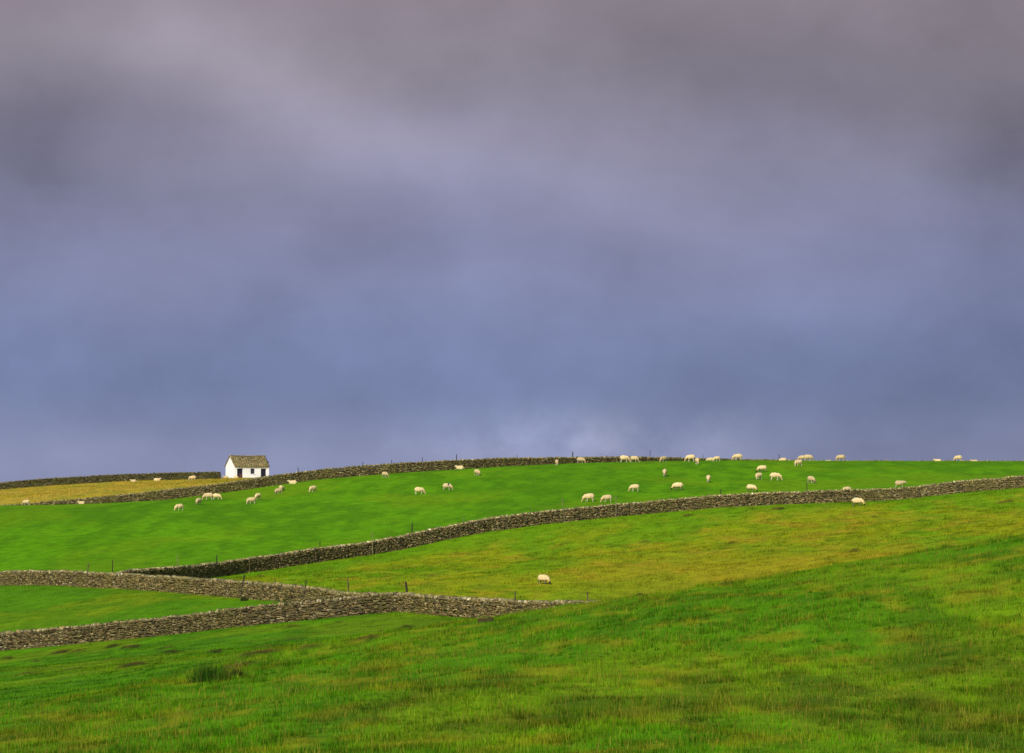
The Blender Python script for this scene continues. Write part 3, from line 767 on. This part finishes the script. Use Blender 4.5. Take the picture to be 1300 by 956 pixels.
SHEEP = [  # px, foot row, Y (or None), pose, heading (0 right, 180 left, 90 away), scale, face, mark, label
    (2, 0, 584, LI, 180, 1.0, 'white', None, 'cream sheep showing over the far wall at the very left edge'),
    (10.5, 0, 583, ST, 60, .95, 'white', None, 'cream sheep showing over the far wall, middle of the three by the left edge'),
    (18, 0, 584, LI, 20, .95, 'white', None, 'cream sheep back over the far wall, rightmost of the three by the left edge'),
    (34, 0, 419, G, 165, .85, 'white', None, 'cream sheep grazing before the golden field near the left edge'),
    (104, 0, 425, LI, 185, .8, 'white', None, 'low lying sheep at the rim of the green pasture left of the first grazing row'),
    (170, 0, 556, LI, 170, .9, 'white', None, 'pale sheep lying in golden grass against the far wall, leftmost of three'),
    (199.5, 0, 557, LI, 10, 1.0, 'white', None, 'pale sheep lying in golden grass against the far wall, middle of three'),
    (245, 0, 553, G, 180, 1.05, 'white', None, 'long cream sheep in golden grass close left of the barn'),
    (287, 0, 574.5, LI, 200, .85, 'white', None, 'cream sheep resting at the foot of the white barn gable'),
    (300, 0, 572.5, LI, 160, .75, 'white', None, 'cream sheep resting by the barn corner below the left door'),
    (228, 648.3, None, G, 215, 1.0, 'white', None, 'cream sheep grazing head down, leftmost and lowest of the row below the barn'),
    (252, 640.8, None, G, 250, 1.0, 'grey', None, 'sheep grazing towards the viewer, second of the row below the barn'),
    (265, 634.6, None, G, 180, 1.1, 'white', None, 'buff sheep grazing to the left, overlapping the one on its right'),
    (275, 634.2, None, G, -10, .9, 'white', None, 'sheep grazing to the right behind the rump of the buff one'),
    (319.5, 640, None, GS, 200, 1.0, 'white', None, 'woolly sheep grazing to the left, lower one of the pair below the barn doors'),
    (327.5, 634.5, None, G, 245, 1.0, 'grey', None, 'grazing sheep seen end on, upper one of the pair below the barn doors'),
    (354, 627.4, None, GS, 215, .95, 'grey', None, 'sheep grazing below right of the barn, front one of a close pair'),
    (357.5, 623.5, None, G, 70, .9, 'white', None, 'sheep partly hidden behind its neighbour right of the barn'),
    (372, 614.6, None, LI, 180, 1.05, 'white', None, 'sheep lying on the green right below the topmost wall, right of the barn'),
    (397.5, 625, None, G, 235, 1.0, 'white', None, 'single sheep grazing half turned, right of the close pair below the barn'),
    (488.5, 606.3, None, GS, -50, .95, 'white', None, 'pale sheep just under the topmost wall, alone left of centre'),
    (532, 627.6, None, G, 5, 1.05, 'white', None, 'buff sheep grazing to the right, alone on the open green left of centre'),
    (567.5, 622.3, None, G, -5, 1.0, 'white', 'shoulder', 'white sheep with a dark patch on its shoulder grazing to the right'),
    (584, 594.8, None, LI, 180, 1.0, 'white', None, 'pinkish sheep resting against the topmost wall left of centre'),
    (605.5, 603.8, None, G, -62, 1.0, 'grey', None, 'rounded white sheep seen from behind its shoulder, dark face turned right'),
    (707, 590.8, None, G, 268, .95, 'white', None, 'narrow buff sheep seen end on before the topmost wall near centre'),
    (737, 587.5, None, G, -15, .95, 'white', None, 'pale sheep head down to the right before the topmost wall near centre'),
    (792.5, 586.8, None, G, 8, 1.1, 'white', None, 'long cream sheep grazing on the skyline, left one of a pair'),
    (805, 586.8, None, GS, -20, 1.0, 'white', None, 'cream sheep on the skyline, right one of a pair'),
    (748, 637, None, G, 185, 1.15, 'white', None, 'large cream sheep grazing to the left, left one of the pair above the long wall'),
    (771, 637.8, None, G, 190, 1.05, 'white', None, 'buff sheep grazing to the left, right one of the pair above the long wall'),
    (806, 623.8, None, G, 182, 1.0, 'white', None, 'buff sheep grazing left, alone between the pair and the dark faced one'),
    (842.5, 587, None, G, 225, 1.0, 'white', None, 'small sheep end on at the skyline, left of the skyline cluster'),
    (844, 604.6, None, G, 262, 1.05, 'grey', None, 'cream sheep facing the viewer with dark underside, below the skyline'),
    (861, 622.4, None, G, 178, 1.1, 'black', None, 'dark faced sheep grazing to the left just above the long wall'),
    (877, 585.9, None, G, 185, 1.1, 'white', None, 'plump sheep grazing to the left on the skyline, left of the cluster'),
    (885.2, 589.6, None, G, 275, 1.0, 'white', None, 'sheep end on, standing lowest in the skyline cluster'),
    (902, 0, 467, G, 175, 1.0, 'white', None, 'half hidden sheep back on the skyline, above a lower smaller one'),
    (910.5, 586, None, G, 210, .85, 'white', None, 'small sheep low on the skyline, left of the tallest white one'),
    (899.5, 612.2, None, G, 272, 1.05, 'grey', None, 'narrow sheep facing the viewer in mid pasture, dark head to the grass'),
    (937, 0, 455, G, 182, 1.15, 'white', None, 'biggest cream sheep on the skyline, grazing to the left'),
    (953.5, 624.2, None, G, -12, 1.0, 'black', None, 'sheep with dark face grazing right, nearest above the long wall'),
    (968, 599.5, None, G, 195, 1.05, 'black', None, 'dark faced sheep heading left, upper one of three in the right pasture'),
    (963.5, 608.6, None, GS, 225, .95, 'white', None, 'sheep grazing half turned, lower left of three in the right pasture'),
    (984, 609.8, None, G, 2, 1.15, 'white', None, 'broad cream sheep grazing to the right, rightmost of three in the pasture'),
    (994, 0, 472, GS, 180, .95, 'white', None, 'half hidden sheep on the skyline beside the lone dark post'),
    (1014, 592, None, GS, 200, 1.0, 'white', None, 'sheep in front of the skyline pair, head down to the left'),
    (1019, 0, 462, G, 180, 1.0, 'white', None, 'left sheep of the overlapping skyline pair'),
    (1026, 0, 459, GS, -15, 1.05, 'white', None, 'right and taller sheep of the overlapping skyline pair'),
    (1050.5, 0, 470.5, LI, 10, .8, 'white', None, 'tiny sheep back just showing on the skyline right of the pair'),
    (1067.5, 0, 461, GS, 178, 1.1, 'white', None, 'sheep alone on the skyline above the one behind the long wall'),
    (1029.5, 613.6, None, GS, -55, 1.05, 'grey', None, 'cream sheep in mid pasture below the skyline pair, turned half away'),
    (1075.5, 626.5, None, G, 200, .95, 'grey', None, 'sheep cut off by the top of the long wall, right half'),
    (1088.5, 642.8, None, G, -8, 1.08, 'black', 'rump', 'black faced sheep with a greenish rump mark grazing below the long wall'),
    (1142, 619.3, None, WK, 2, 1.0, 'white', None, 'white sheep walking to the right with raised head above the long wall'),
    (1190.5, 0, 470, LI, 180, .95, 'white', None, 'low sheep back on the far right skyline, left of the head up one'),
    (1216.5, 0, 463, GS, 150, 1.0, 'white', None, 'small sheep standing on the far right skyline'),
    (1237, 0, 472, LI, 175, .95, 'white', None, 'faint low sheep back on the skyline nearest the right edge'),
    (689.5, 742, None, G, -38, .92, 'black', None, 'white sheep with black face grazing alone in the yellowish middle field'),
]
print('SHEEPLOG')
for i, (px, fr, Y, pose, hd, sc, face, mark, lab) in enumerate(SHEEP):
    if Y is None: x, y, z = at(px, fr)
    else: y = float(Y); x = X_at(px, y); z = float(H(x, y))
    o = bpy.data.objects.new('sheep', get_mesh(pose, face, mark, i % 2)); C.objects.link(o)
    o.location = (x, y, z - .01); o.rotation_euler = (0, 0, math.radians(hd + random.uniform(-6, 6))); s_ = sc * .90
    o.scale = (s_, s_, s_ * random.uniform(.96, 1.04))
    tag(o, lab, 'sheep', 'sheep grazing the hillside')
    print('sheep', px, fr, round(y), round(z, 2))

# ------------------------------------------------------------------ rushes, mounds
def rush(px, row, w, h, n, lab, colr, dx=.5):
    x0, y0, z0 = at(px, row)
    x = np.clip(RNG.normal(0, w * .5, n), -w, w); y = np.clip(RNG.normal(0, w * dx, n), -w, w); hh = h * RNG.uniform(.45, 1.0, n) * np.exp(-(x / w) ** 2 * .5)
    z = H(x + x0, y + y0) - z0
    a = RNG.uniform(0, math.tau, n); P = np.zeros((n, 3, 3)); wd = RNG.uniform(.008, .018, n); lx = x * .35 + RNG.normal(0, .10, n) * h
    P[:, 0] = np.stack([x - np.cos(a) * wd, y - np.sin(a) * wd, z - .05], 1); P[:, 1] = np.stack([x + np.cos(a) * wd, y + np.sin(a) * wd, z - .05], 1)
    P[:, 2] = np.stack([x + lx, y + RNG.normal(0, .08, n) * h, z + hh], 1)
    c = np.array(colr) * RNG.uniform(.6, 1.4, n)[:, None]; k = RNG.random(n) < .12; c[k] = np.array((.20, .16, .04))
    o = link('rush_clump', np_mesh('rush_clump', P.reshape(-1, 3), np.arange(n * 3).reshape(n, 3), 3, np.repeat(c, 3, 0)), M_grass)
    o.location = (x0, y0, z0); tag(o, lab, 'rushes', 'clumps of rushes in the near field')
rush(262, 864, .60, .80, 620, 'large dark clump of rushes at the bottom left of the near field', (.040, .115, .008))
rush(283, 865, .42, .62, 300, 'dark clump of rushes just right of the largest one', (.050, .125, .008))
rush(300, 860, .35, .42, 300, 'thin brownish clump of rushes, third from the left', (.07, .075, .015))
rush(515, 799, .45, .28, 260, 'low dark clump of rushes below the wall corner', (.040, .075, .012))
rush(310, 763, .25, .55, 220, 'dark tuft of rushes at the foot of the pale wall post', (.045, .06, .02))

def mound(px, row, r, h, lab):
    x0, y0, z0 = at(px, row); bm = bmesh.new(); bmesh.ops.create_icosphere(bm, subdivisions=4, radius=1)
    for v in bm.verts:
        q = v.co; nn = float(fbm(np.array(q.x * 2.5 + px), np.array(q.y * 2.5 + q.z * 2), 9, 3)) - .5
        v.co = Vector((q.x * r * (1 + nn * .9), q.y * r * .8 * (1 + nn * .7), q.z * h * (1 + nn * 1.3)))
    o = bm_obj('soil_mound', bm, M_wood, smooth=True); set_col(o.data, np.tile((.055, .038, .018), (len(o.data.vertices), 1)))
    o.location = (x0, y0, z0); tag(o, lab, 'soil mound', 'mounds of bare soil')
mound(614.5, 789.5, .26, .13, 'larger brown soil heap below the end of the front wall corner')
mound(622, 789, .20, .15, 'smaller brown soil heap just right of the larger one')

# ------------------------------------------------------------------ light and sky
world = bpy.data.worlds.new('World'); scn.world = world; world.use_nodes = True
nt = world.node_tree; nt.nodes.clear(); L = nt.links
SUN = Vector((-.36, -.78, .62)).normalized()
el = math.asin(SUN.z); az = math.atan2(SUN.x, SUN.y)
sky = nd(nt, 'ShaderNodeTexSky'); sky.sky_type = 'NISHITA'; sky.sun_disc = False; sky.sun_elevation = el; sky.sun_rotation = az
sky.air_density = 1.0; sky.dust_density = 2.0
tc = nd(nt, 'ShaderNodeTexCoord'); sep = nd(nt, 'ShaderNodeSeparateXYZ'); L.new(tc.outputs['Generated'], sep.inputs[0])
def mth(op, a, b=None, c=None, clamp=False):
    n = nd(nt, 'ShaderNodeMath', operation=op); n.use_clamp = clamp
    for i, v in enumerate((a, b, c)):
        if v is None: continue
        if isinstance(v, (int, float)): n.inputs[i].default_value = v
        else: L.new(v, n.inputs[i])
    return n.outputs[0]
yy = mth('MAXIMUM', sep.outputs['Y'], .15)
u = mth('DIVIDE', sep.outputs['X'], yy); v = mth('DIVIDE', sep.outputs['Z'], yy)
# cloud drift: warp the bands with slow noise
uv = nd(nt, 'ShaderNodeCombineXYZ'); L.new(u, uv.inputs[0]); L.new(v, uv.inputs[1])
def noise(scale, sx, sy, detail=4, off=0.0, rough=.5):
    mp = nd(nt, 'ShaderNodeMapping'); mp.inputs['Scale'].default_value = (sx, sy, 1); mp.inputs['Rotation'].default_value = (0, 0, .42); mp.inputs['Location'].default_value = (off, off * .7, off * 1.3)
    L.new(uv.outputs[0], mp.inputs['Vector'])
    n = nd(nt, 'ShaderNodeTexNoise'); n.inputs['Scale'].default_value = scale; n.inputs['Detail'].default_value = detail; n.inputs['Roughness'].default_value = rough
    L.new(mp.outputs[0], n.inputs['Vector']); return n.outputs['Fac']
nw = noise(9, 1, 1.6, 3, 3.1)
nw2 = noise(9, 1, 1.6, 3, 8.7)
uw = mth('ADD', u, mth('MULTIPLY', mth('SUBTRACT', nw, .5), .055)); vw = mth('ADD', v, mth('MULTIPLY', mth('SUBTRACT', nw2, .5), .030))
ramp = nd(nt, 'ShaderNodeValToRGB'); cr_ = ramp.color_ramp; cr_.interpolation = 'B_SPLINE'
VM = .16
stops = [(620, (135, 141, 178)), (575, (137, 142, 179)), (510, (118, 129, 170)), (450, (118, 129, 172)), (390, (124, 132, 173)), (310, (130, 133, 169)),
         (230, (136, 135, 166)), (160, (136, 132, 156)), (90, (136, 130, 147)), (0, (137, 128, 143))]
while len(cr_.elements) < len(stops): cr_.elements.new(.5)
for e, (row, c) in zip(cr_.elements, stops):
    e.position = (HROW - row) / F / VM; q = lin(*c); e.color = (q[0] * 1.04, q[1] * 1.05, q[2] * 0.99, 1)
L.new(mth('DIVIDE', vw, VM, clamp=True), ramp.inputs['Fac'])
def blob(px, row, a, b, ang, s):
    """soft patch of brighter or darker cloud in the sky dome: direction, angular size"""
    u0 = (px - 650) / F; v0 = (HROW - row) / F; a /= F; b /= F; ca, sa = math.cos(math.radians(ang)), math.sin(math.radians(ang))
    du = mth('SUBTRACT', uw, u0); dv = mth('SUBTRACT', vw, v0)
    p = mth('MULTIPLY_ADD', du, ca / a, mth('MULTIPLY', dv, sa / a)); q = mth('MULTIPLY_ADD', du, -sa / b, mth('MULTIPLY', dv, ca / b))
    r2 = mth('MULTIPLY_ADD', p, p, mth('MULTIPLY', q, q))
    return mth('MULTIPLY', mth('EXPONENT', mth('MULTIPLY', r2, -1.0)), s)
tot = None
for bb in ((440, 145, 290, 62, -24, .32), (230, 90, 130, 60, -10, .16), (790, 300, 190, 45, -8, -.10), (480, 320, 200, 40, 5, -.07), (250, 250, 200, 45, 0, -.12), (1000, 240, 150, 40, 0, -.05), (120, 60, 200, 60, 0, .10), (740, 210, 190, 60, -12, .16), (0, 190, 130, 90, 0, -.30), (20, 240, 90, 40, 0, -.10),
           (1130, 110, 330, 80, -8, -.20), (1320, 200, 130, 80, 0, -.24), (1330, 30, 200, 120, 0, -.08), (560, 30, 300, 40, 0, .06),
           (1290, 470, 230, 170, 10, -.22), (80, 480, 240, 50, 0, -.10), (430, 500, 150, 35, 20, -.06), (770, 558, 230, 38, 0, .10), (650, 532, 100, 26, 12, .13), (750, 545, 60, 20, -10, .14),
           (1050, 380, 170, 45, 0, .10), (1130, 570, 200, 40, 0, -.10), (300, 340, 200, 40, 0, .07), (900, 480, 150, 50, 0, -.05), (150, 570, 120, 25, 0, .05)):
    o = blob(*bb); tot = o if tot is None else mth('ADD', tot, o)
big = mth('MULTIPLY', mth('SUBTRACT', noise(19, 1, 1.45, 5, 2.9), .5), .44)
fine = mth('MULTIPLY', mth('SUBTRACT', noise(42, 1, 1.2, 6, 5.2, .6), .5), .24)
# ragged wisps low over the skyline
wm = blob(690, 555, 170, 55, 0, 1.0)
wisp = mth('MULTIPLY', mth('SUBTRACT', noise(55, 1, 1.3, 6, 12.2, .6), .46), wm)
fac = mth('ADD', mth('ADD', mth('ADD', 1.0, tot), mth('ADD', big, fine)), mth('MULTIPLY', wisp, 1.0))
vs = nd(nt, 'ShaderNodeVectorMath', operation='SCALE'); L.new(ramp.outputs['Color'], vs.inputs[0]); L.new(fac, vs.inputs['Scale'])
storm = nd(nt, 'ShaderNodeBackground'); pale = mth('MULTIPLY', blob(780, 552, 200, 44, 4, 1.0), mth('SUBTRACT', noise(38, 1, 1.2, 6, 21.3, .62), .36, clamp=True), clamp=True)
pv = nd(nt, 'ShaderNodeVectorMath', operation='SCALE'); pv.inputs[0].default_value = (.34, .31, .22); L.new(pale, pv.inputs['Scale'])
pa = nd(nt, 'ShaderNodeVectorMath', operation='ADD'); L.new(vs.outputs[0], pa.inputs[0]); L.new(pv.outputs[0], pa.inputs[1])
L.new(pa.outputs[0], storm.inputs['Color']); storm.inputs['Strength'].default_value = 1.0
clear = nd(nt, 'ShaderNodeBackground'); L.new(sky.outputs[0], clear.inputs['Color']); clear.inputs['Strength'].default_value = .075
mask = nd(nt, 'ShaderNodeMapRange'); mask.interpolation_type = 'SMOOTHSTEP'; mask.inputs['From Min'].default_value = .75; mask.inputs['From Max'].default_value = .2
mask.inputs['To Min'].default_value = 0; mask.inputs['To Max'].default_value = 1; L.new(sep.outputs['Y'], mask.inputs['Value'])
mx = nd(nt, 'ShaderNodeMixShader'); L.new(mask.outputs[0], mx.inputs[0]); L.new(storm.outputs[0], mx.inputs[1]); L.new(clear.outputs[0], mx.inputs[2])
out = nd(nt, 'ShaderNodeOutputWorld'); L.new(mx.outputs[0], out.inputs['Surface'])

sd = bpy.data.lights.new('sun', 'SUN'); sd.energy = 4.1; sd.angle = math.radians(1.5); sd.color = (1.0, .94, .82)
so = bpy.data.objects.new('sun', sd); C.objects.link(so); so.rotation_euler = SUN.to_track_quat('Z', 'Y').to_euler()
so.location = (-60, -60, 60)

scn.view_settings.view_transform = 'Standard'; scn.view_settings.look = 'None'; scn.view_settings.gamma = 1.0
scn.view_settings.exposure = 0.0
scn.render.engine = 'CYCLES'
